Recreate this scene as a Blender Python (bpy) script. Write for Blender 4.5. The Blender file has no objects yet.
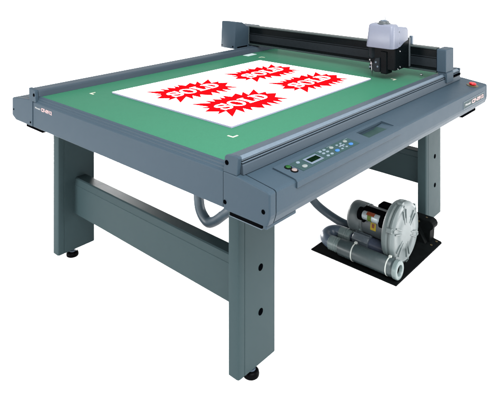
import bpy, bmesh, math, random
from mathutils import Vector, Matrix
random.seed(4)
S = bpy.context.scene
COL = S.collection
FLOOR_Z = 0.003

# ------------------------------------------------------------------ materials
def mat(name, col, rough=.5, spec=.5, metal=0.0, var=.06, scale=60., bump=.0, bscale=900., coat=0.0):
    m = bpy.data.materials.new(name); m.use_nodes = True
    col = [c*ALBEDO.get(name, .78) for c in col]
    nt = m.node_tree; N = nt.nodes; L = nt.links
    b = N['Principled BSDF']
    b.inputs['Roughness'].default_value = rough
    b.inputs['Specular IOR Level'].default_value = spec
    b.inputs['Metallic'].default_value = metal
    b.inputs['Coat Weight'].default_value = coat
    tc = N.new('ShaderNodeTexCoord')
    nz = N.new('ShaderNodeTexNoise'); nz.inputs['Scale'].default_value = scale; nz.inputs['Detail'].default_value = 5
    L.new(tc.outputs['Object'], nz.inputs['Vector'])
    r = N.new('ShaderNodeValToRGB')
    r.color_ramp.elements[0].position = .3; r.color_ramp.elements[1].position = .7
    r.color_ramp.elements[0].color = (*[max(0, c*(1-var)) for c in col], 1)
    r.color_ramp.elements[1].color = (*[min(1, c*(1+var)) for c in col], 1)
    L.new(nz.outputs['Fac'], r.inputs['Fac']); L.new(r.outputs['Color'], b.inputs['Base Color'])
    n2 = N.new('ShaderNodeTexNoise'); n2.inputs['Scale'].default_value = 14; n2.inputs['Detail'].default_value = 3
    L.new(tc.outputs['Object'], n2.inputs['Vector'])
    mr = N.new('ShaderNodeMapRange')
    mr.inputs['From Min'].default_value = .3; mr.inputs['From Max'].default_value = .7
    mr.inputs['To Min'].default_value = max(0, rough-.02); mr.inputs['To Max'].default_value = min(1, rough+.02)
    L.new(n2.outputs['Fac'], mr.inputs['Value']); L.new(mr.outputs['Result'], b.inputs['Roughness'])
    if bump:
        n3 = N.new('ShaderNodeTexNoise'); n3.inputs['Scale'].default_value = bscale; n3.inputs['Detail'].default_value = 2
        L.new(tc.outputs['Object'], n3.inputs['Vector'])
        bp = N.new('ShaderNodeBump'); bp.inputs['Strength'].default_value = bump; bp.inputs['Distance'].default_value = .001
        L.new(n3.outputs['Fac'], bp.inputs['Height']); L.new(bp.outputs['Normal'], b.inputs['Normal'])
    return m

M = {}
ALBEDO = {'white_sheet': 1, 'white_seamless_floor': 1, 'red_print': 1}
M['slate'] = mat('slate_paint', (.0124, .0202, .0275), .42, .03, bump=.2, var=.05, scale=260)
M['slate_dark'] = mat('slate_paint_grooved', (.006, .010, .013), .5, .1)
M['leg'] = mat('leg_paint', (.0124, .0208, .0228), .45, .025, bump=.2, var=.05, scale=260)
M['rail'] = mat('rail_paint', (.0155, .0225, .0295), .38, .04, bump=.15, var=.04, scale=260)
M['trim'] = mat('pale_trim_highlight', (.034, .046, .058), .35, .08)  # pale trim parts, and the highlight painted along the rail edges
M['mat'] = mat('green_cutting_mat', (.0135, .0570, .0345), .30, .004, var=.16, scale=520, bump=.08, bscale=900)
M['white'] = mat('white_sheet', (.82, .82, .83), .6, .0, var=.004)
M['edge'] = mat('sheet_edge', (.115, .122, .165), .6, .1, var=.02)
M['red'] = mat('red_print', (.33, .0008, .0016), .6, .0, var=.02)
M['black'] = mat('black_paint', (.0008, .0009, .0011), .4, .0, var=.15)
M['gloss'] = mat('black_glossy', (.0010, .0016, .0019), .2, .02, var=.1)
M['panelblack'] = mat('dark_anodised', (.0034, .0047, .0058), .4, .03, var=.1)
M['rubber'] = mat('black_rubber', (.0006, .0006, .0008), .35, .01, var=.2)
M['plate'] = mat('black_steel_plate', (.0014, .0018, .0019), .5, .008, var=.25, scale=30)
M['hole'] = mat('dark_hole', (.0004, .0005, .0007), .6, .0)
M['cover'] = mat('silver_grey_plastic', (.058, .064, .083), .32, .10, var=.02)
M['chrome'] = mat('bright_steel', (.17, .175, .185), .3, .5, metal=1, var=.05)
M['membrane'] = mat('dark_green_membrane', (.0085, .0185, .0190), .45, .02, var=.06)
M['lcd'] = mat('lcd_glass', (.0008, .0030, .0012), .4, .0, var=.3, scale=90)
M['lcdframe'] = mat('pale_display_frame', (.034, .046, .062), .4, .08)
M['key'] = mat('pale_key', (.047, .063, .076), .4, .06)
M['whitekey'] = mat('white_key', (.060, .070, .070), .4, .05)
M['bluekey'] = mat('blue_key', (.010, .045, .125), .4, .06)
M['greenkey'] = mat('green_button', (.001, .020, .002), .35, .06)
M['pinkkey'] = mat('pinkish_button', (.075, .060, .058), .35, .06)
M['estop'] = mat('red_button', (.150, .001, .003), .35, .12)
M['brass'] = mat('brown_ring', (.020, .014, .004), .4, .15)
M['tray'] = mat('tray_lining', (.0085, .0170, .0165), .5, .02)
M['print'] = mat('white_print', (.13, .135, .135), .5, .1)
M['pinkprint'] = mat('pink_print', (.20, .14, .138), .5, .1)
M['redprint'] = mat('red_lettering', (.125, .055, .056), .5, .1)
M['palepatch'] = mat('pale_patch_tone', (.19, .235, .235), .4, .2)
M['markw'] = mat('cream_mark', (.20, .205, .165), .5, .1)
M['hose'] = mat('grey_hose', (.0200, .0310, .0400), .42, .15, var=.08)
M['motor'] = mat('motor_paint', (.0175, .0220, .0245), .4, .18, var=.08, scale=40)
M['motorcap'] = mat('fan_cover_paint', (.0260, .0330, .0350), .42, .18, var=.08, scale=40)
M['impring'] = mat('impeller_ring_paint', (.0330, .0440, .0450), .4, .2, var=.08, scale=40)
M['imp'] = mat('cast_aluminium', (.035, .0455, .0465), .38, .25, var=.08, scale=35, bump=.2, bscale=300)
M['pvc'] = mat('grey_pvc', (.0135, .0200, .0215), .35, .18, var=.08)
M['pvclight'] = mat('pale_pvc', (.052, .070, .070), .38, .2, var=.08, scale=40)
M['elbow'] = mat('elbow_steel_grey', (.028, .040, .055), .34, .2, var=.08)
M['bluegrey'] = mat('blue_grey_pipe', (.0145, .0190, .029), .35, .2, var=.08)
M['block'] = mat('block_grey', (.024, .031, .037), .4, .2, var=.06)
M['silver'] = mat('silver_can', (.13, .155, .165), .28, .3, metal=.3, var=.05)
M['beamtop'] = mat('beam_top_anodised', (.0085, .0135, .0135), .4, .08)
M['yellow'] = mat('yellow_label', (.115, .085, .004), .5, .1, var=.05)
M['redlabel'] = mat('brown_red_label', (.055, .012, .004), .5, .1, var=.05)
M['oliv'] = mat('olive_label', (.024, .040, .004), .5, .1)
M['tie'] = mat('white_nylon', (.19, .205, .195), .4, .2)
M['floor'] = mat('white_seamless_floor', (.92, .92, .92), .8, .05, var=.004, scale=3)

# ------------------------------------------------------------------ helpers
def obj(name, bm, m, parent=None, smooth=None, mats=None):
    me = bpy.data.meshes.new(name)
    bmesh.ops.recalc_face_normals(bm, faces=bm.faces)
    if smooth is not None:
        for f in bm.faces: f.smooth = True
        for e in bm.edges:
            if len(e.link_faces) == 2 and e.calc_face_angle(0) > math.radians(smooth): e.smooth = False
    bm.to_mesh(me); bm.free()
    o = bpy.data.objects.new(name, me); COL.objects.link(o)
    for x in (mats or [m]): me.materials.append(M[x])
    if parent:
        o.parent = parent
        if parent.type == 'EMPTY': o.matrix_parent_inverse = Matrix.Translation(-parent.location)
    return o

def bevel(bm, w, seg=2, edges=None, ang=25):
    es = edges if edges is not None else [e for e in bm.edges if len(e.link_faces) == 2 and e.calc_face_angle(0) > math.radians(ang)]
    if w > 0 and es:
        bmesh.ops.bevel(bm, geom=es, offset=w, offset_type='OFFSET', segments=seg, profile=.5, affect='EDGES', clamp_overlap=True)

def add_box(bm, x0, x1, y0, y1, z0, z1, mi=0):
    v = [bm.verts.new((x, y, z)) for x in (x0, x1) for y in (y0, y1) for z in (z0, z1)]
    for f in ((0,1,3,2),(4,6,7,5),(0,4,5,1),(2,3,7,6),(0,2,6,4),(1,5,7,3)):
        bm.faces.new([v[i] for i in f]).material_index = mi
    return v

def box(x0, x1, y0, y1, z0, z1, b=0, seg=2):
    bm = bmesh.new(); add_box(bm, x0, x1, y0, y1, z0, z1); bmesh.ops.recalc_face_normals(bm, faces=bm.faces); bevel(bm, b, seg); return bm

def add_prism(bm, prof, axis, a, b, mi=0):
    """prof: list of 2D points; axis 'Y': (x,z); 'X': (y,z); 'Z': (x,y)"""
    def P(p, t):
        return {'Y': (p[0], t, p[1]), 'X': (t, p[0], p[1]), 'Z': (p[0], p[1], t)}[axis]
    A = [bm.verts.new(P(p, a)) for p in prof]; B = [bm.verts.new(P(p, b)) for p in prof]
    n = len(prof)
    fs = [bm.faces.new(A), bm.faces.new(B[::-1])]
    for i in range(n): fs.append(bm.faces.new((A[i], B[i], B[(i+1) % n], A[(i+1) % n])))
    for f in fs: f.material_index = mi
    return fs

def prism(prof, axis, a, b, bev=0, seg=2, ang=25):
    bm = bmesh.new(); add_prism(bm, prof, axis, a, b); bmesh.ops.recalc_face_normals(bm, faces=bm.faces); bevel(bm, bev, seg, ang=ang); return bm

def frame(d):
    d = Vector(d).normalized(); u = d.cross(Vector((0,0,1)))
    if u.length < 1e-4: u = d.cross(Vector((0,1,0)))
    u.normalize(); return d, u, d.cross(u)

def add_lathe(bm, origin, direction, prof, n=40, mi=0, cap=True):
    """prof: list of (radius, distance along direction)"""
    d, u, w = frame(direction); o = Vector(origin); rings = []
    for r, t in prof:
        rings.append([bm.verts.new(o + d*t + (u*math.cos(2*math.pi*i/n) + w*math.sin(2*math.pi*i/n))*r) for i in range(n)])
    for a, b in zip(rings, rings[1:]):
        for i in range(n): bm.faces.new((a[i], a[(i+1) % n], b[(i+1) % n], b[i])).material_index = mi
    if cap:
        bm.faces.new(rings[0][::-1]).material_index = mi; bm.faces.new(rings[-1]).material_index = mi

def lathe(o, d, prof, n=40, cap=True):
    bm = bmesh.new(); add_lathe(bm, o, d, prof, n, cap=cap); return bm

def spline(pts, k=10):
    P = [Vector(p) for p in pts]; P = [P[0]*2-P[1]] + P + [P[-1]*2-P[-2]]; out = []
    for i in range(1, len(P)-2):
        p0, p1, p2, p3 = P[i-1:i+3]
        for j in range(k):
            t = j/k
            out.append(.5*((2*p1)+(p2-p0)*t+(2*p0-5*p1+4*p2-p3)*t*t+(3*p1-p0-3*p2+p3)*t**3))
    out.append(P[-2]); return out

def tube(pts, r, n=18, ridge=0):
    bm = bmesh.new(); up = Vector((0,0,1)); rings = []; last = None
    for i, p in enumerate(pts):
        d = (pts[min(i+1, len(pts)-1)] - pts[max(i-1, 0)]).normalized()
        if last is None: u = d.cross(up if abs(d.z) < .9 else Vector((0,1,0))).normalized()
        else: u = (last - d*last.dot(d)).normalized()
        last = u; w = d.cross(u)
        rr = r + (ridge if i % 2 else 0)
        rings.append([bm.verts.new(p + (u*math.cos(2*math.pi*k/n) + w*math.sin(2*math.pi*k/n))*rr) for k in range(n)])
    for a, b in zip(rings, rings[1:]):
        for k in range(n): bm.faces.new((a[k], a[(k+1) % n], b[(k+1) % n], b[k]))
    bm.faces.new(rings[0][::-1]); bm.faces.new(rings[-1]); return bm

def cut(o, bmc):
    """subtract a cutter mesh for good (no modifier or cutter object stays)"""
    bmesh.ops.recalc_face_normals(bmc, faces=bmc.faces)
    me = bpy.data.meshes.new('cutter'); bmc.to_mesh(me); bmc.free()
    c = bpy.data.objects.new('cutter', me); COL.objects.link(c)
    md = o.modifiers.new('cut', 'BOOLEAN'); md.operation = 'DIFFERENCE'; md.object = c; md.solver = 'EXACT'
    dg = bpy.context.evaluated_depsgraph_get(); dg.update()
    new = bpy.data.meshes.new_from_object(o.evaluated_get(dg)); o.modifiers.clear(); old = o.data; o.data = new; new.name = o.name
    bpy.data.objects.remove(c)

def thing(name, label, cat, loc, group=None):
    o = bpy.data.objects.new(name, None); COL.objects.link(o); o.location = loc; o.empty_display_size = .1
    o['label'] = label; o['category'] = cat
    if group: o['group'] = group
    return o

def adopt(root):
    """parts are modelled in world coordinates: keep them in place under the moved root"""
    for c in root.children: c.matrix_parent_inverse = Matrix.Translation(-root.location)

def text_mesh(txt, size, bold=0.0, shear=0.0):
    cu = bpy.data.curves.new('lettering', 'FONT'); cu.body = txt; cu.size = size; cu.offset = bold; cu.shear = shear
    cu.align_x = 'LEFT'; cu.align_y = 'BOTTOM_BASELINE'; cu.resolution_u = 3
    o = bpy.data.objects.new('lettering', cu); COL.objects.link(o)
    dg = bpy.context.evaluated_depsgraph_get(); dg.update()
    me = bpy.data.meshes.new_from_object(o.evaluated_get(dg)); bpy.data.objects.remove(o); bpy.data.curves.remove(cu)
    return me

def add_text(bm, txt, size, width, mp, mi, bold=0.0):
    me = text_mesh(txt, size, bold); xs = [v.co.x for v in me.vertices]; x0, x1 = min(xs), max(xs)
    vs = [bm.verts.new(mp((v.co.x-x0)/(x1-x0)*width, v.co.y)) for v in me.vertices]
    for p in me.polygons:
        try: bm.faces.new([vs[i] for i in p.vertices]).material_index = mi
        except ValueError: pass
    bpy.data.meshes.remove(me)

# ------------------------------------------------------------------ setting
bm = bmesh.new()
bmesh.ops.create_circle(bm, cap_ends=True, radius=80, segments=96)
for v in bm.verts: v.co.z = FLOOR_Z
fl = obj('floor', bm, 'floor'); fl['kind'] = 'structure'

# ------------------------------------------------------------------ the cutter
YL, YR = -.135, 2.06
cutter = thing('flatbed_cutter', 'large slate grey flatbed cutting table with green bed on four legs', 'cutting machine', (-.7, .95, FLOOR_Z))
R = cutter

# bed carcass and mat
obj('bed_carcass', box(-1.444, .046, YL+.03, YR-.03, .815, .968), 'slate_dark', R)
bm = box(-1.402, .060, -.110, 1.985, .9685, .980, .001, 1)
matt = obj('cutting_mat', bm, 'mat', R)
def corner_mark(x, y, sx, sy):
    l, w = .036, .009
    prof = [(x, y), (x+sx*l, y), (x+sx*l, y+sy*w), (x+sx*w, y+sy*w), (x+sx*w, y+sy*l), (x, y+sy*l)]
    obj('corner_mark', prism(prof, 'Z', .9801, .9812), 'markw', matt)
corner_mark(-.131, .106, -1, 1); corner_mark(-1.262, .110, 1, 1); corner_mark(-.120, 1.598, -1, -1); corner_mark(-1.245, 1.60, 1, -1)
obj('pale_patch', prism([(-1.388, 1.545), (-1.335, 1.55), (-1.338, 1.652), (-1.392, 1.655)], 'Z', .9802, .9818), 'palepatch', matt)  # thin pale quad on the mat near the back rail

# left side panel: stepped extrusion
prof = [(YL, .812), (YL, .948), (YL+.004, .9535), (-.127, .956), (-.1255, .963), (-.1205, .9655), (-.119, .974), (-.1145, .976), (-.1135, .983), (-.110, .984), (-.110, .9705), (-.10, .9685), (-.10, .812)]
obj('side_panel', prism(prof, 'X', -1.4385, .0455, .0015, 1), 'slate', R)
obj('side_panel', box(-1.4385, .0455, YR-.03, YR, .815, .978, .004), 'slate', R)

# box along the operator side and its mirror along the far side
front_prof = [(.049, .8085), (.049, .9545), (.121, .9515), (.268, .9335), (.2755, .931), (.2795, .925), (.2795, .852), (.277, .838), (.268, .815), (.264, .8105), (.257, .8085)]
fb = obj('front_box', prism(front_prof, 'Y', -.099, YR-.03, 0), 'slate', R)
obj('end_cap', prism(front_prof, 'Y', YR-.028, YR, .005, 2), 'slate', R)
cap = obj('end_cap', prism([(.047, .806), (.047, .9545), (.120, .9530), (.268, .9345), (.280, .9290), (.280, .850), (.277, .836), (.268, .813), (.263, .8075), (.256, .806)], 'Y', YL-.003, -.101, .006, 3, 35), 'slate', R)
def screw(x, y, z, d, r, parent, m='hole', name='screw'):
    obj(name, lathe((x, y, z), d, [(r*.6, -.004), (r, -.003), (r, .0006), (r*.82, .0016), (r*.5, .0005)], 20), m, parent, 40)
for x, z in ((.058, .838), (.250, .859)): screw(x, YL-.0035, z, (0,-1,0), .0085, cap)

back_prof = [(-1.443, .812), (-1.443, .957), (-1.490, .9565), (-1.672, .9365), (-1.682, .930), (-1.682, .835), (-1.676, .829), (-1.642, .814), (-1.634, .812)]
obj('rear_box', prism(back_prof, 'Y', -.099, YR-.03, .003, 2), 'slate', R)
cap2 = obj('end_cap', prism(back_prof, 'Y', YL-.003, -.101, .003, 2, 75), 'slate', R)
obj('end_cap', prism(back_prof, 'Y', YR-.028, YR, .005, 2, 35), 'slate', R)
screw(-1.664, YL-.0035, .868, (0,-1,0), .005, cap2); screw(-1.463, YL-.0035, .832, (0,-1,0), .006, cap2)

obj('lower_lip', box(.2475, .2640, YL-.002, .038, .7975, .8095, .002), 'slate', fb)
# guide rails
rail_prof = [(.050, .953), (.057, 1.006), (.060, 1.0135), (.066, 1.0165), (.109, 1.0210), (.1135, 1.0200), (.1248, 1.0090), (.1262, 1.0045), (.112, 1.0035), (.112, .9915), (.1295, .9905), (.131, .987), (.1345, .9535)]
def mir(p): return (-1.357-p[0], p[1])
def guide_rail(f):
    pr = [f(p) for p in rail_prof]
    r = obj('guide_rail', prism(pr, 'Y', -.117, 1.988), 'rail', R)
    g = [f(p) for p in ((.110, .9960), (.110, .9990), (.1285, .9988), (.1285, .9962))]
    obj('guide_strip', prism(g, 'Y', -.1165, 1.985), 'trim', r)
    sl = [f(p) for p in ((.108, .9990), (.1215, .9989), (.1215, 1.0030), (.108, 1.0033))]
    obj('slot_lining', prism(sl, 'Y', -.1165, 1.985), 'hole', r)
    s2 = [f(p) for p in ((.108, .9920), (.1225, .9920), (.1225, .9958), (.108, .9958))]
    obj('slot_lining', prism(s2, 'Y', -.1165, 1.985), 'hole', r)
    lip = [f(p) for p in ((.1135, 1.0203), (.1142, 1.0213), (.1262, 1.0112), (.1255, 1.0097))]
    obj('highlight_strip', prism(lip, 'Y', -.1165, 1.985), 'trim', r)  # paler strip paints the bright edge highlight onto the rail
    ep = [f(p) for p in ((.0485, .953), (.0565, 1.012), (.062, 1.0185), (.102, 1.0235), (.126, 1.0235), (.1285, 1.018), (.121, .953))]
    for a, b in ((-.138, -.1185), (1.9885, 2.008)):
        e = obj('end_block', prism(ep, 'Y', a, b, .003, 2), 'slate', r)
        c = f((.068, .991))
        screw(c[0], a-.0004 if a < 0 else b+.0004, c[1], (0, -1 if a < 0 else 1, 0), .0095, r)
    return r
guide_rail(lambda p: p); guide_rail(mir)

# operation panel
ztop = lambda x: .952-.125*(x-.119)
pad_prof = [(.164, ztop(.164)-.003), (.166, ztop(.166)+.0073), (.268, ztop(.268)+.0065), (.2800, .9365), (.2862, .9280), (.2862, .9060), (.2835, .9035), (.2790, .9035), (.278, .925), (.268, ztop(.268)-.006)]
pad = obj('control_panel', prism(pad_prof, 'Y', .017, .857, .0022, 2, 40), 'slate', R)
def slab(y0, y1, x0, x1, h0, h1, b=0, seg=2):
    """box lying on the sloping panel; h = height over the panel face"""
    bm = bmesh.new()
    z = lambda x, h: ztop(x)+.0071+h
    v = [bm.verts.new((x, y, z(x, h))) for x in (x0, x1) for y in (y0, y1) for h in (h0, h1)]
    for f in ((0,1,3,2),(4,6,7,5),(0,4,5,1),(2,3,7,6),(0,2,6,4),(1,5,7,3)): bm.faces.new([v[i] for i in f])
    bmesh.ops.recalc_face_normals(bm, faces=bm.faces); bevel(bm, b, seg); return bm
# pen tray recess
ZB = .9255
def tray_cut(e):
    b = bmesh.new(); prof = [(.600-e, 1.0), (.603-e, ZB-e), (.768+e, ZB-e), (.792+e, ZB+.008-e), (.842+e, .9385-e), (.842+e, 1.0)]
    add_prism(b, prof, 'X', .186-e, .254+e); return b
cut(fb, tray_cut(.003)); cut(pad, tray_cut(.0))
bm = bmesh.new()
add_prism(bm, [(.601, ZB+.0006), (.601, ZB-.002), (.768, ZB-.002), (.792, ZB+.006), (.792, ZB+.0086), (.768, ZB+.0006)], 'X', .1835, .2565)
obj('pen_tray', bm, 'tray', pad)
bm = bmesh.new()
add_prism(bm, [(.7925, ZB+.0086), (.7925, ZB+.006), (.8420, .9360), (.8420, .9389)], 'X', .1865, .2535)
obj('pen_rest', bm, 'slate', pad)
obj('key_membrane', slab(.092, .512, .190, .259, -.001, .0008), 'membrane', pad)
obj('display_frame', slab(.163, .250, .201, .249, .0009, .0030, .0012), 'lcdframe', pad)
obj('display', slab(.174, .241, .2115, .2395, .0031, .0036), 'lcd', pad)
def button(x, y, rx, ry, m, h=.004, h0=.0009, name='button', label=None):
    bm = bmesh.new(); n = 28; z0 = ztop(x)+.0071
    rings = []
    for s, hh in ((1, h0), (1, h*.7), (.86, h), (.0, h+.0005)):
        if s: rings.append([bm.verts.new((x+rx*s*math.cos(2*math.pi*i/n), y+ry*s*math.sin(2*math.pi*i/n), z0+hh-.125*rx*s*math.cos(2*math.pi*i/n))) for i in range(n)])
        else: top = bm.verts.new((x, y, z0+hh))
    for a, b in zip(rings, rings[1:]):
        for i in range(n): bm.faces.new((a[i], a[(i+1) % n], b[(i+1) % n], b[i]))
    for i in range(n): bm.faces.new((rings[-1][i], rings[-1][(i+1) % n], top))
    bm.faces.new(rings[0][::-1])
    o = obj(name, bm, m, pad, 50)
    if label: o['label'] = label
    return o
for x, c, l in ((.205, 'greenkey', 'green round button'), (.236, 'pinkkey', 'pinkish round button')):
    button(x, .065, .0150, .0165, 'rubber', .0028, -.001, 'button_ring'); button(x, .065, .0105, .0120, c, .0055, .0005, 'button', l)
button(.240, .127, .0095, .0140, 'whitekey', label='pale oval key'); button(.205, .128, .0075, .010, 'key', label='small grey key')
for x in (.2025, .2205, .2495-.006):
    for y in (.286, .315): button(x, y, .0062, .0098, 'key', .003, name='number_key')
for y in (.360, .468): button(.2095, y, .0085, .0122, 'whitekey', label='white function key'); button(.2405, y, .0088, .0135, 'bluekey', label='blue function key')
for x, y in ((.209, .403), (.209, .433), (.243, .396), (.243, .430)): button(x, y, .0048, .0080, 'key', .0022, name='arrow_key')
bm = bmesh.new(); add_prism(bm, [(.216, .4135), (.223, .4135), (.223, .396), (.229, .396), (.229, .4135), (.238, .4135), (.238, .4205), (.229, .4205), (.229, .438), (.223, .438), (.223, .4205), (.216, .4205)], 'Z', 0, .002)
for v in bm.verts: v.co.z += ztop(v.co.x)+.0071+.0009
obj('arrow_key', bm, 'key', pad)
for y in (.27, .345, .48): obj('printed_legend', slab(y, y+.03, .1945, .1965, .0009, .0011), 'key', pad)

# emergency stop and name plate on the operator-side box
bm = bmesh.new(); add_lathe(bm, (.233, 1.93, ztop(.233)-.002), (.125, 0, 1), [(.036, 0), (.036, .005), (.033, .007)], 40)
er = obj('stop_button_ring', bm, 'brass', fb, 40)
obj('stop_button', lathe((.233, 1.93, ztop(.233)-.001), (.125, 0, 1), [(.016, .004), (.016, .009), (.0215, .010), (.0225, .015), (.019, .0195), (.010, .0210)], 40), 'estop', fb, 40)
bm = bmesh.new()
add_box(bm, .2796, .2806, 1.660, 2.003, .850, .894, 0)
def plate_frame(y0, y1, z0, z1, t):
    for a in ((y0, y1, z0, z0+t), (y0, y1, z1-t, z1), (y0, y0+t, z0+t, z1-t), (y1-t, y1, z0+t, z1-t)): add_box(bm, .2807, .2812, *a, 3)
plate_frame(1.660, 2.003, .850, .894, .0028)
add_text(bm, 'Mimaki', .017, .085, lambda a, b: (.2815, 1.686+a, .866+b), 1, .0005)
add_text(bm, 'CF-0912', .030, .200, lambda a, b: (.2814, 1.791+a, .8615+b), 2, .0013)
add_text(bm, 'CF-0912', .028, .196, lambda a, b: (.2817, 1.793+a, .8622+b), 4, -.0007)
obj('name_plate', bm, 'slate_dark', fb, mats=['leg', 'print', 'pinkprint', 'trim', 'redprint'])
bm = bmesh.new()
add_text(bm, 'Mimaki', .013, .056, lambda a, b: (-1.416+a, YL-.0006, .9190+b), 0, .0003)
add_text(bm, 'CF-0912', .025, .115, lambda a, b: (-1.350+a, YL-.0006, .9155+b), 1, .0011)
add_text(bm, 'CF-0912', .023, .112, lambda a, b: (-1.3485+a, YL-.0009, .9162+b), 2, -.0006)
sp = [o for o in R.children if o.name == 'side_panel'][0]
obj('lettering', bm, 'print', sp, mats=['print', 'pinkprint', 'redprint'])

# black pads beneath the boxes
obj('support_pad', box(.190, .256, 1.708, 1.926, .7855, .8075, .004), 'black', R)
obj('support_pad', box(-1.557, -1.371, -.116, -.05, .7845, .8115, .004), 'black', R)
obj('support_pad', box(.080, .238, YL, -.10, .7935, .8055, .001), 'black', R)
obj('support_rail', box(.078, .241, YL-.002, -.10, .7912, .7930, .0005), 'trim', R)

# legs, feet, rails
def leg_bm(x0, x1, y0, y1, z0, z1):
    n, g, r = .0025, .038, .014
    prof = [(x0, y0), (x0, y1)]
    c = [(x1-r+r*math.cos(a), y1-r+r*math.sin(a)) for a in [math.radians(90-15*i) for i in range(7)]]
    prof += c
    prof += [(x1, y1-g+n), (x1-.002, y1-g), (x1, y1-g-n)] if False else []
    prof += [(x1, y0+g+n), (x1-.0025, y0+g), (x1, y0+g-n), (x1, y0+.010), (x1-.003, y0+.003), (x1-.010, y0)]
    return prism(prof, 'Z', z0, z1)
foot0 = None
def leg(x0, x1, y0, y1, bolts, foot_y):
    l = obj('leg', leg_bm(x0, x1, y0, y1, .045, .812), 'leg', R, 30)
    for z in bolts:
        bm = lathe((x1-.002, (y0+y1)/2+.018, z), (1, 0, 0), [(.0150, 0), (.0150, .0024), (.0120, .0032), (.006, .0028)], 24)
        obj('bolt', bm, 'hole', l, 40)
    f = obj('foot', lathe(((x0+x1)/2+.006, foot_y, FLOOR_Z), (0,0,1), [(.031, 0), (.0345, .003), (.0352, .010), (.0335, .019), (.027, .026), (.016, .0275)], 32), 'rubber', l, 40)
    obj('foot_stem', lathe(((x0+x1)/2+.006, foot_y, FLOOR_Z+.0255), (0,0,1), [(.019, 0), (.019, .007), (.011, .008), (.011, .022)], 24), 'elbow', l, 40)
leg(-.055, 0, 0, .242, (.262, .451), .102)
leg(-1.460, -1.407, 0, .242, (), .102)
leg(-.055, 0, 1.762, 2.0, (.252, .441), 1.88)
leg(-1.460, -1.407, 1.762, 2.0, (), 1.88)
def cross_rail(y0, y1):
    prof = [(y0, .257), (y0, .424), (y0+.0016, .4262), (y0+.0005, .4285), (y0+.006, .459), (y0+.012, .464), (y1, .464), (y1, .257)]
    obj('cross_rail', prism(prof, 'X', -1.4065, -.0555), 'leg', R)
cross_rail(.103, .176); cross_rail(1.842, 1.915)
obj('cross_beam', box(-1.4595, -1.4075, .243, 1.761, .62, .76, .004), 'leg', R)

# gantry
gan = obj('gantry_beam', prism([(1.745, 1.026), (1.745, 1.168), (1.752, 1.1775), (1.792, 1.1775), (1.795, 1.174), (1.795, 1.026)], 'X', -1.498, .079, .002, 1), 'gloss', R)
obj('beam_top_edge', prism([(1.7405, 1.1715), (1.7405, 1.1765), (1.748, 1.1805), (1.797, 1.1810), (1.797, 1.1780), (1.750, 1.1780), (1.7445, 1.1715)], 'X', -1.4975, .0785), 'beamtop', gan)
obj('beam_panel', box(-1.4975, .0785, 1.738, 1.7445, 1.058, 1.113, .002, 1), 'panelblack', gan)
obj('beam_lip', prism([(1.736, 1.0285), (1.736, 1.0345), (1.744, 1.0395), (1.744, 1.0285)], 'X', -1.4975, .0785), 'beamtop', gan)
obj('beam_groove', box(-1.4975, .0785, 1.741, 1.7445, 1.119, 1.124, 0), 'panelblack', gan)
# operator-side carrier
bm = prism([(1.742, 1.034), (1.742, 1.1725), (1.748, 1.178), (1.862, 1.178), (1.864, 1.174), (1.862, 1.034)], 'X', .0795, .140, .004, 2, 30)
obj('gantry_bracket', bm, 'slate', gan)
obj('gantry_bracket', prism([(.098, 1.002), (.080, 1.0335), (.1395, 1.0335), (.138, 1.022), (.134, .968), (.113, .967), (.1315, .9875), (.1315, 1.002)], 'Y', 1.748, 1.852, .002, 1), 'slate', gan)
obj('gantry_bracket', prism([(.1355, .970), (.1355, 1.0335), (.143, 1.030), (.143, .970)], 'Y', 1.750, 1.850, .001, 1), 'slate', gan)
obj('slot_cover', box(.120, .1375, 1.868, 1.984, .984, .9975, .001, 1), 'hole', gan)
# far-side motor housing
prof = [(1.570, 1.012), (1.583, 1.218), (1.590, 1.2245), (1.660, 1.2165), (1.672, 1.2115), (1.712, 1.1840), (1.726, 1.1795), (1.872, 1.175), (1.880, 1.169), (1.880, 1.012)]
mh = obj('drive_housing', prism(prof, 'X', -1.655, -1.5, .006, 3, 20), 'slate', gan, 50)
obj('housing_seam', box(-1.4995, -1.4965, 1.735, 1.7378, 1.035, 1.178, 0), 'imp', mh)
obj('housing_slot', box(-1.4998, -1.4950, 1.600, 1.715, 1.0185, 1.0265, 0), 'hole', mh)
screw(-1.52, 1.5705, 1.03, (0,-1,0), .006, mh); screw(-1.64, 1.5705, 1.03, (0,-1,0), .005, mh)

# carriage head
car = obj('carriage', prism([(-.285, 1.098), (-.285, 1.186), (-.098, 1.186), (-.098, 1.046), (-.205, 1.046), (-.240, 1.060)], 'Y', 1.535, 1.735, .003, 2), 'gloss', R)
def tapered_cover():
    bm = bmesh.new(); n = 9
    def outline(x0, x1, y0, y1, r, z):
        pts = []
        for cx, cy, a0 in ((x1-r, y0+r, -90), (x1-.004, y1-.004, 0), (x0+.004, y1-.004, 90), (x0+r, y0+r, 180)):
            rr = r if cy < (y0+y1)/2 else .004
            for i in range(n+1):
                a = math.radians(a0+90*i/n); pts.append((cx+rr*math.cos(a), cy+rr*math.sin(a), z(cx+rr*math.cos(a), cy)))
        return pts
    lv = [(-.278, -.088, 1.484, 1.562, .024, 1.186), (-.279, -.087, 1.483, 1.563, .024, 1.190), (-.264, -.089, 1.489, 1.562, .022, 1.320), (-.258, -.092, 1.494, 1.562, .021, 1.329), (-.248, -.100, 1.502, 1.560, .018, 1.334)]
    rings = []
    for x0, x1, y0, y1, r, zz in lv: rings.append([bm.verts.new(p) for p in outline(x0, x1, y0, y1, r, lambda x, y, zz=zz: zz)])
    m = len(rings[0])
    for a, b in zip(rings, rings[1:]):
        for i in range(m): bm.faces.new((a[i], a[(i+1) % m], b[(i+1) % m], b[i]))
    bm.faces.new(rings[0][::-1]); bm.faces.new(rings[-1])
    return bm
obj('carriage_box', box(-.246, -.0975, 1.566, 1.734, 1.180, 1.222, .003), 'gloss', car)
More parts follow.
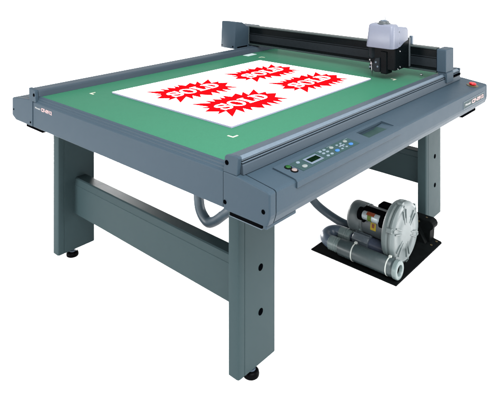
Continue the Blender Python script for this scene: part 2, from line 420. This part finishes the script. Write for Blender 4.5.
obj('rear_plate', box(-.108, -.0945, 1.722, 1.741, 1.045, 1.232, .002, 1), 'motor', car)
obj('head_cover', tapered_cover(), 'cover', car, 35)
obj('rear_cover', prism([(1.5625, 1.187), (1.5625, 1.320), (1.575, 1.3165), (1.676, 1.305), (1.690, 1.298), (1.698, 1.285), (1.700, 1.221), (1.640, 1.208), (1.588, 1.187)], 'X', -.250, -.089, .006, 3, 20), 'cover', car, 40)
for y, z in ((1.575, 1.285), (1.578, 1.215)): screw(-.0885, y, z, (1,0,0), .0045, car, 'block')
obj('pen_clamp', lathe((-.174, 1.535, 1.334), (0,0,1), [(.041, 0), (.040, .004), (.033, .007), (.031, .016), (.026, .018)], 36), 'motor', car, 40)
obj('pen_clamp_cap', lathe((-.174, 1.535, 1.3345), (0,0,1), [(.022, .014), (.022, .021), (.018, .023)], 30), 'elbow', car, 40)
obj('pen_tip', lathe((-.165, 1.535, 1.355), (0,0,1), [(.006, 0), (.006, .020), (.004, .028)], 16), 'chrome', car, 40)
obj('cable_guide', box(-.135, -.113, 1.802, 1.822, 1.12, 1.232, .003), 'elbow', car)
obj('tool_tube', lathe((-.262, 1.552, 1.186), (0,0,-1), [(.029, 0), (.029, .066), (.025, .078), (.018, .084)], 28), 'panelblack', car, 40)
obj('blade_holder', lathe((-.268, 1.552, 1.104), (0,0,-1), [(.011, 0), (.011, .030), (.014, .031), (.014, .040), (.008, .044), (.008, .075), (.004, .088), (.0015, .108)], 20), 'chrome', car, 40)
obj('tool_plate', prism([(-.250, 1.036), (-.250, 1.070), (-.228, 1.112), (-.198, 1.118), (-.198, 1.026), (-.236, 1.024)], 'Y', 1.522, 1.575, .004, 2), 'panelblack', car)
obj('tool_block', box(-.196, -.150, 1.528, 1.600, 1.018, 1.160, .005), 'gloss', car)
obj('tool_clip', box(-.285, -.240, 1.545, 1.580, 1.030, 1.062, .005), 'black', car)
for x, z in ((-.285, 1.094), (-.281, 1.124)): screw(x+.012, 1.533, z, (-.4,-1,0), .0062, car, 'chrome')
for x, z in ((-.272, 1.052), (-.230, 1.086), (-.218, 1.060)): screw(x+.006, 1.521, z, (0,-1,0), .0062, car, 'trim')
for y, z in ((1.60, 1.160), (1.60, 1.062), (1.572, 1.052)): screw(-.0975, y, z, (1,0,0), .0055, car, 'chrome')
obj('wheel_screw', lathe((-.02, 1.73, 1.004), (1,0,0), [(.006, 0), (.006, .012)], 16), 'chrome', car, 40)
adopt(R)

# ------------------------------------------------------------------ the printed sheet on the bed
sheet = thing('printed_sheet', 'white board printed with four red SOLD starbursts lying on green mat', 'printed sheet', (-.70, .83, .9802))
bm = bmesh.new()
q = [(-1.167, .198), (-.226, .196), (-.236, 1.480), (-1.140, 1.458)]
add_prism(bm, q, 'Z', .9803, .9885, 1)
bm.faces.ensure_lookup_table()
for f in bm.faces:
    if len(f.verts) == 4 and all(abs(v.co.z-.9885) < 1e-5 for v in f.verts): f.material_index = 0
burst = [(0,0),(.090,-.070),(.094,-.008),(.127,-.064),(.146,-.018),(.177,-.064),(.198,-.020),(.209,-.060),(.236,-.010),(.256,-.066),(.322,-.030),(.317,-.084),(.377,-.034),(.347,-.108),(.463,-.043),(.408,-.130),(.465,-.133),(.438,-.162),(.482,-.200),(.412,-.246),(.446,-.352),(.384,-.288),(.362,-.352),(.338,-.292),(.316,-.372),(.294,-.286),(.262,-.362),(.248,-.292),(.207,-.349),(.170,-.282),(.133,-.332),(.128,-.266),(.079,-.328),(.088,-.258),(-.016,-.329),(.034,-.236),(-.035,-.245),(.004,-.217),(-.046,-.164),(.012,-.139),(-.026,-.088),(.030,-.114)]
from mathutils.geometry import tessellate_polygon
def poly(pts, z, mi):
    vs = [bm.verts.new((x, y, z)) for x, y in pts]
    for t in tessellate_polygon([[Vector((x, y, 0)) for x, y in pts]]):
        bm.faces.new([vs[i] for i in t]).material_index = mi
def band(outer, inner, z, mi):
    n = len(outer); A = [bm.verts.new((*p, z)) for p in outer]; B = [bm.verts.new((*p, z)) for p in inner]
    for i in range(n): bm.faces.new((A[i], A[(i+1) % n], B[(i+1) % n], B[i])).material_index = mi
def strip(center, widths, z, mi, mp):
    L_, R_ = [], []
    for i, p in enumerate(center):
        a = Vector(center[max(0, i-1)]); b = Vector(center[min(len(center)-1, i+1)]); d = (b-a).normalized(); nrm = Vector((-d.y, d.x)); w = widths[i]/2
        L_.append(bm.verts.new((*mp(Vector(p)+nrm*w), z))); R_.append(bm.verts.new((*mp(Vector(p)-nrm*w), z)))
    for i in range(len(center)-1): bm.faces.new((L_[i], L_[i+1], R_[i+1], R_[i])).material_index = mi
def sold(tx, ty):
    to = lambda p: (tx - p[1], ty + p[0])
    poly([to(p) for p in burst], .9890, 2)
    zt = [.9894]
    burst_to = to
    to = lambda p: burst_to((.203+(p[0]-.203)*.93, -.180+(p[1]+.180)*.88))
    def P(pts): zt[0] += .00004; poly([to(p) for p in pts], zt[0], 0)
    def rect(x0, x1, y0, y1): P([(x0, y0), (x1, y0), (x1, y1), (x0, y1)])
    # S : double curve with thick spine and block serifs, 0.088 wide 0.118 high
    ox, oy = .030, -.229
    cpts = [(.078, .086), (.066, .104), (.042, .110), (.018, .098), (.016, .078), (.040, .062), (.068, .048), (.074, .026), (.056, .009), (.030, .007), (.010, .028)]
    c = [(p.x, p.y) for p in spline([(x, y, 0) for x, y in cpts], 5)]
    n = len(c); w = [.011 + .014*math.exp(-((i/(n-1)-.5)/.24)**2) for i in range(n)]
    strip(c, w, .98938, 0, lambda p: to((p[0]+ox, p[1]+oy)))
    rect(ox+.070, ox+.086, oy+.074, oy+.118); rect(ox+.002, ox+.016, oy+.000, oy+.042)
    # O : thick-sided ring
    cx, cy = .172, -.176
    ang = [2*math.pi*i/40 for i in range(40)]
    band([to((cx+.049*math.cos(a), cy+.062*math.sin(a))) for a in ang], [to((cx+.026*math.cos(a), cy+.050*math.sin(a))) for a in ang], .9895, 0)
    # L : slab serifs
    x, y = .230, -.236
    rect(x+.012, x+.036, y, y+.118); rect(x, x+.050, y+.106, y+.118); rect(x, x+.012, y, y+.012); rect(x+.036, x+.082, y, y+.014)
    P([(x+.068, y+.014), (x+.082, y+.014), (x+.082, y+.046), (x+.074, y+.046)])
    # D : stem and bowl
    x, y = .322, -.238
    rect(x+.010, x+.033, y, y+.118); rect(x, x+.010, y, y+.012); rect(x, x+.010, y+.106, y+.118)
    a2 = [math.radians(-90+180*i/20) for i in range(21)]
    o_ = [(x+.033+.056*math.cos(a), y+.059+.059*math.sin(a)) for a in a2]; i_ = [(x+.033+.032*math.cos(a), y+.059+.046*math.sin(a)) for a in a2]
    A = [bm.verts.new((*to(p), .9897)) for p in o_]; B = [bm.verts.new((*to(p), .9897)) for p in i_]
    for k in range(20): bm.faces.new((A[k], A[k+1], B[k+1], B[k])).material_index = 0
for tx in (-.651, -1.031):
    for ty in (.321, .942): sold(tx, ty)
me = bpy.data.meshes.new('sheet_face'); 
bm.normal_update(); bm.to_mesh(me); bm.free()
so = bpy.data.objects.new('printed_board', me); COL.objects.link(so); so.parent = sheet
for k in ('white', 'edge', 'red'): me.materials.append(M[k])
adopt(sheet)

# ------------------------------------------------------------------ blower unit
PUMP_Z = -.0200        # the unit is modelled round this level, then set down on the floor
pump = thing('vacuum_blower', 'grey ring blower motor with round cast cover on black floor plate', 'vacuum pump', (-.16, 1.42, PUMP_Z))
U = pump; PZ = -.012
bp = prism([(-.434, 1.121), (.121, 1.121), (.121, 1.712), (.112, 1.722), (.060, 1.735), (-.434, 1.735)], 'Z', PUMP_Z+.0005, PZ, .0015, 1)
base = obj('base_plate', bp, 'plate', U)
for x, y in ((.092, 1.70), (.085, 1.64), (-.40, 1.70)): screw(x, y, PZ+.001, (0,0,1), .007, base, 'brass')
AY, AZ = 1.352, .162
# mounting bracket
bm = bmesh.new()
add_prism(bm, [(-.235, PZ), (-.235, .095), (-.220, .116), (.062, .116), (.078, .108), (.088, .092), (.084, .072), (.067, .058), (.062, PZ)], 'Y', 1.665, 1.735)
bmesh.ops.recalc_face_normals(bm, faces=bm.faces); bevel(bm, .004, 2)
add_prism(bm, [(-.02, PZ), (-.02, .105), (.05, PZ)], 'Y', 1.63, 1.664)
br = obj('mounting_bracket', bm, 'plate', U); screw(-.005, 1.6645, .095, (0,-1,0), .006, br, 'brass'); screw(.03, 1.70, .1168, (0,0,1), .006, br, 'brass')
# motor
mo = obj('motor_housing', lathe((-.235, AY, AZ), (1,0,0), [(.080, 0), (.0845, .004), (.0845, .235)], 56), 'motor', U, 40)
obj('fan_cover', lathe((-.285, AY, AZ), (1,0,0), [(.055, 0), (.075, .003), (.086, .012), (.0905, .026), (.0905, .085), (.0885, .088), (.0885, .094), (.0905, .097), (.0905, .108), (.088, .110)], 56), 'motorcap', mo, 35)
for a in range(6):
    t = math.radians(60*a+20); obj('cover_screw', lathe((-.187, AY+.0895*math.cos(t), AZ+.0895*math.sin(t)), (0, math.cos(t), math.sin(t)), [(.006, 0), (.006, .004)], 12), 'pvclight', mo, 40)
# capacitor in its bracket on the shoulder of the motor
nd = Vector((0, -.80, .60)); cc = Vector((-.165, AY, AZ)) + nd*.108
obj('capacitor', lathe(cc, (1, 0, 0), [(.006, 0), (.022, .003), (.0245, .007), (.0245, .106), (.0215, .108), (.0215, .112), (.004, .1125)], 36), 'silver', mo, 40)
cap_o = mo.children[-1] if mo.children else None
obj('capacitor_band', lathe(cc + Vector((.040, 0, 0)), (1,0,0), [(.0252, 0), (.0252, .026)], 36, False), 'oliv', mo, 40)
b2 = bmesh.new(); add_lathe(b2, cc + Vector((.032, 0, 0)), (1,0,0), [(.0250, 0), (.0250, .05)], 60, cap=False)
kill = [v for v in b2.verts if (v.co - cc).dot(Vector((0,-.2,1))) < .018]
bmesh.ops.delete(b2, geom=kill, context='VERTS')
for v in b2.verts: v.co += Vector((0,-.0004,.0012))
obj('warning_label', b2, 'redlabel', mo, 40)
bm = bmesh.new()
add_lathe(bm, cc + Vector((-.030, .012, -.004)), (1,0,0), [(.030, 0), (.036, .002), (.036, .026), (.028, .028)], 30)
add_lathe(bm, cc + Vector((.108, .012, -.010)), (1,0,0), [(.028, 0), (.034, .002), (.034, .030), (.024, .032)], 30)
add_box(bm, cc.x-.01, cc.x+.12, cc.y+.010, cc.y+.060, cc.z-.035, cc.z+.030)
add_box(bm, cc.x+.004, cc.x+.016, cc.y-.018, cc.y+.03, cc.z-.036, cc.z-.020)
obj('capacitor_bracket', bm, 'black', mo, 40)
lb = Vector((-.112, AY, AZ))
b3 = bmesh.new(); rr = .0862
def arc(a0, a1, x0, x1, r, mi, k=6):
    for i in range(k):
        t0 = a0+(a1-a0)*i/k; t1 = a0+(a1-a0)*(i+1)/k
        P = [(x0, t0), (x1, t0), (x1, t1), (x0, t1)]
        b3.faces.new([b3.verts.new((x, AY-r*math.cos(math.radians(t)), AZ+r*math.sin(math.radians(t)))) for x, t in P]).material_index = mi
arc(-6, 22, -.118, -.082, rr, 0); arc(4, 18, -.108, -.092, rr+.0008, 1, 3)
obj('warning_label', b3, 'yellow', mo, mats=['yellow', 'redlabel'])
# terminal box behind the motor
obj('terminal_box', box(-.150, -.055, AY+.055, AY+.13, AZ-.02, AZ+.082, .012, 3), 'black', mo)
# impeller housing
im = obj('impeller_housing', lathe((-.012, AY, AZ), (1,0,0), [(.085, -.008), (.140, -.004), (.160, .004), (.1685, .018), (.1700, .034), (.1640, .042), (.1640, .047), (.1700, .049)], 72), 'impring', U, 35)
bm = bmesh.new()
X0 = .038
add_lathe(bm, (X0, AY, AZ), (1,0,0), [(.1690, 0), (.1705, .004), (.1705, .012), (.163, .022), (.150, .027), (.146, .0245), (.090, .0245), (.086, .027), (.060, .0285), (.05, .0285)], 72)
obj('impeller_cover', bm, 'imp', im, 35)
for k in range(6):
    t = math.radians(30+60*k+8); c, s = math.cos(t), math.sin(t)
    def rp(r, w): return (AY + r*c - w*s, AZ + r*s + w*c)
    # radial rib pair
    pr = [rp(.055, -.012), rp(.135, -.020), rp(.135, -.013), rp(.060, -.006)]
    obj('rib', prism(pr, 'X', X0+.024, X0+.0305, .001, 1), 'imp', im)
    pr = [rp(.055, .012), rp(.135, .020), rp(.135, .013), rp(.060, .006)]
    obj('rib', prism(pr, 'X', X0+.024, X0+.0305, .001, 1), 'imp', im)
    obj('lug', prism([rp(.160, -.016), rp(.180, -.012), rp(.180, .012), rp(.160, .016)], 'X', X0-.012, X0+.020, .003, 2), 'imp', im)
    t2 = t; yy, zz = rp(.155, 0)
    obj('lug_bolt', lathe((X0+.020, yy, zz), (1,0,0), [(.008, 0), (.008, .008), (.006, .009)], 6), 'imp', im)
# muffler pipe along the plate edge
MY, MZ, MR = 1.180, .0375, .047
mu = obj('muffler', lathe((-.265, MY, MZ), (1,0,0), [(MR*.86, 0), (MR, .004), (MR, .335), (MR*.97, .337), (MR*.97, .343), (MR*1.0, .345), (MR*1.0, .352)], 48), 'pvc', U, 40)
obj('muffler_outlet', lathe((.086, MY, MZ), (1,0,0), [(MR*1.04, 0), (MR*1.07, .004), (MR*1.07, .022), (MR*.98, .026), (MR*.64, .026), (MR*.60, .022), (MR*.58, .006), (.004, .005)], 48), 'pvclight', mu, 40)
obj('outlet_shade', lathe((.0915, MY, MZ), (1,0,0), [(MR*.57, 0), (MR*.57, .003)], 40), 'hole', mu)  # black disc paints the shade inside the outlet opening
for x in (-.172, .045):
    b = bmesh.new(); add_lathe(b, (x, MY, MZ), (1,0,0), [(MR+.0005, 0), (MR+.0025, .0004), (MR+.0025, .0060), (MR+.0005, .0064)], 48, cap=False)
    add_box(b, x-.003, x+.011, MY+.004, MY+.018, MZ+MR-.001, MZ+MR+.0085)
    obj('cable_tie', b, 'tie', mu, 40)
# U bend with two sleeves, then the inlet pipe
UY, UZ = 1.278, .060
el = [Vector((-.300, MY, MZ+.002))]
for i in range(13):
    a = math.radians(90*0 + 180*i/12)
    el.append(Vector((-.335 - .052*math.sin(a), (MY+UY)/2 - (UY-MY)/2*math.cos(a), MZ+.004 + (UZ-MZ)*(i/12))))
el.append(Vector((-.300, UY, UZ)))
obj('elbow_pipe', tube(el, .0365, 30), 'elbow', U, 40)
def sleeve(x, y, z):
    b = lathe((x, y, z), (1,0,0), [(.037, 0), (.0405, .003), (.0405, .040), (.0385, .042), (.0385, .046), (.0415, .047), (.0415, .056), (.0385, .057), (.037, .076), (.033, .078)], 44)
    obj('pipe_sleeve', b, 'pvclight', U, 35)
sleeve(-.335, MY, MZ+.002); sleeve(-.325, UY, UZ)
pi = obj('inlet_pipe', lathe((-.25, UY, UZ), (1,0,0), [(.026, 0), (.026, .11), (.040, .125), (.043, .30), (.040, .31)], 40), 'bluegrey', U, 40)
b = prism([(UY-.044, UZ-.045), (UY-.047, UZ+.024), (UY-.030, UZ+.044), (UY+.030, UZ+.046), (UY+.044, UZ+.03), (UY+.044, UZ-.045)], 'X', -.222, -.118, .004, 2)
blk = obj('pipe_block', b, 'block', U, 40)
for k in range(3):
    yy = UY-.028+.022*k; obj('block_fin', box(-.220, -.117, yy, yy+.006, UZ+.040, UZ+.054, .002, 1), 'block', blk)
# feet of the motor
obj('motor_foot', box(-.22, -.06, AY-.03, AY+.07, PZ+.0005, AZ-.07, .004), 'motor', U)
adopt(U)
U.location += Vector((.022, -.039, FLOOR_Z-PUMP_Z))

# ------------------------------------------------------------------ hose
hp = [(-.51, .25, .86), (-.505, .25, .68), (-.502, .25, .56), (-.484, .25, .497), (-.436, .25, .464), (-.385, .25, .488), (-.335, .255, .530), (-.285, .26, .572), (-.20, .30, .64), (-.14, .38, .705), (-.16, .55, .74), (-.33, .82, .68), (-.56, 1.06, .54), (-.665, 1.20, .391), (-.650, 1.265, .295), (-.595, 1.315, .205), (-.545, 1.34, .145), (-.470, 1.355, .105), (-.370, 1.36, .080), (-.270, 1.385, .066), (-.14, 1.40, .070)]
ho = obj('vacuum_hose', tube(spline(hp, 10), .0255, 22), 'hose', None, 60)
ho['label'] = 'slate grey suction hose looping beneath the table toward the blower'; ho['category'] = 'hose'

# ------------------------------------------------------------------ light
w = bpy.data.worlds.new('World'); S.world = w; w.use_nodes = True
bg = w.node_tree.nodes['Background']; bg.inputs['Color'].default_value = (1, 1, 1, 1); 
nt = w.node_tree; tc = nt.nodes.new('ShaderNodeTexCoord'); vm = nt.nodes.new('ShaderNodeVectorMath'); vm.operation = 'DOT_PRODUCT'
vm.inputs[1].default_value = Vector((.38, -.45, .81)).normalized()
mr = nt.nodes.new('ShaderNodeMapRange'); mr.interpolation_type = 'SMOOTHSTEP'
mr.inputs['From Min'].default_value = -.55; mr.inputs['From Max'].default_value = .75; mr.inputs['To Min'].default_value = .26; mr.inputs['To Max'].default_value = 1.08
nt.links.new(tc.outputs['Generated'], vm.inputs[0]); nt.links.new(vm.outputs['Value'], mr.inputs['Value']); nt.links.new(mr.outputs['Result'], bg.inputs['Strength'])
def area(name, loc, target, size, power, col=(1, 1, 1)):
    l = bpy.data.lights.new(name, 'AREA'); l.shape = 'SQUARE'; l.size = size; l.energy = power; l.color = col
    o = bpy.data.objects.new(name, l); COL.objects.link(o); o.location = loc
    o.rotation_euler = (Vector(target)-Vector(loc)).to_track_quat('-Z', 'Y').to_euler()
    return o
area('softbox', (1.45, -.45, 3.3), (-.2, .8, .8), 2.0, 135)

area('low_fill', (-3.3, 1.65, .40), (-.3, 1.1, .0), .55, 65)
area('low_fill', (2.6, 3.3, 1.1), (-.5, .9, .0), 1.4, 45)
area('low_fill', (-2.2, -3.0, .9), (-.6, .9, .0), 1.2, 62)

# ------------------------------------------------------------------ camera
F, HY = 563.935, -50.264
mx = Vector((-632.73855, F)).normalized(); yy = Vector((502.613, F)).normalized()
right = Vector((-mx.x, yy.x, 0)); fwd = Vector((-mx.y, yy.y, 0)); up = Vector((0, 0, 1))
cam = bpy.data.cameras.new('Camera'); co = bpy.data.objects.new('Camera', cam); COL.objects.link(co)
co.matrix_world = Matrix.Translation((1.5606, -1.6803, 1.8)) @ Matrix((right, up, -fwd)).transposed().to_4x4()
cam.sensor_fit = 'HORIZONTAL'; cam.sensor_width = 36; cam.lens = F/500*36
cam.shift_y = (HY-200)/500; cam.clip_start = .05; cam.clip_end = 500
S.camera = co

S.view_settings.view_transform = 'Standard'; S.view_settings.look = 'None'; S.view_settings.gamma = 1
S.view_settings.exposure = 2.15
S.cycles.max_bounces = 8
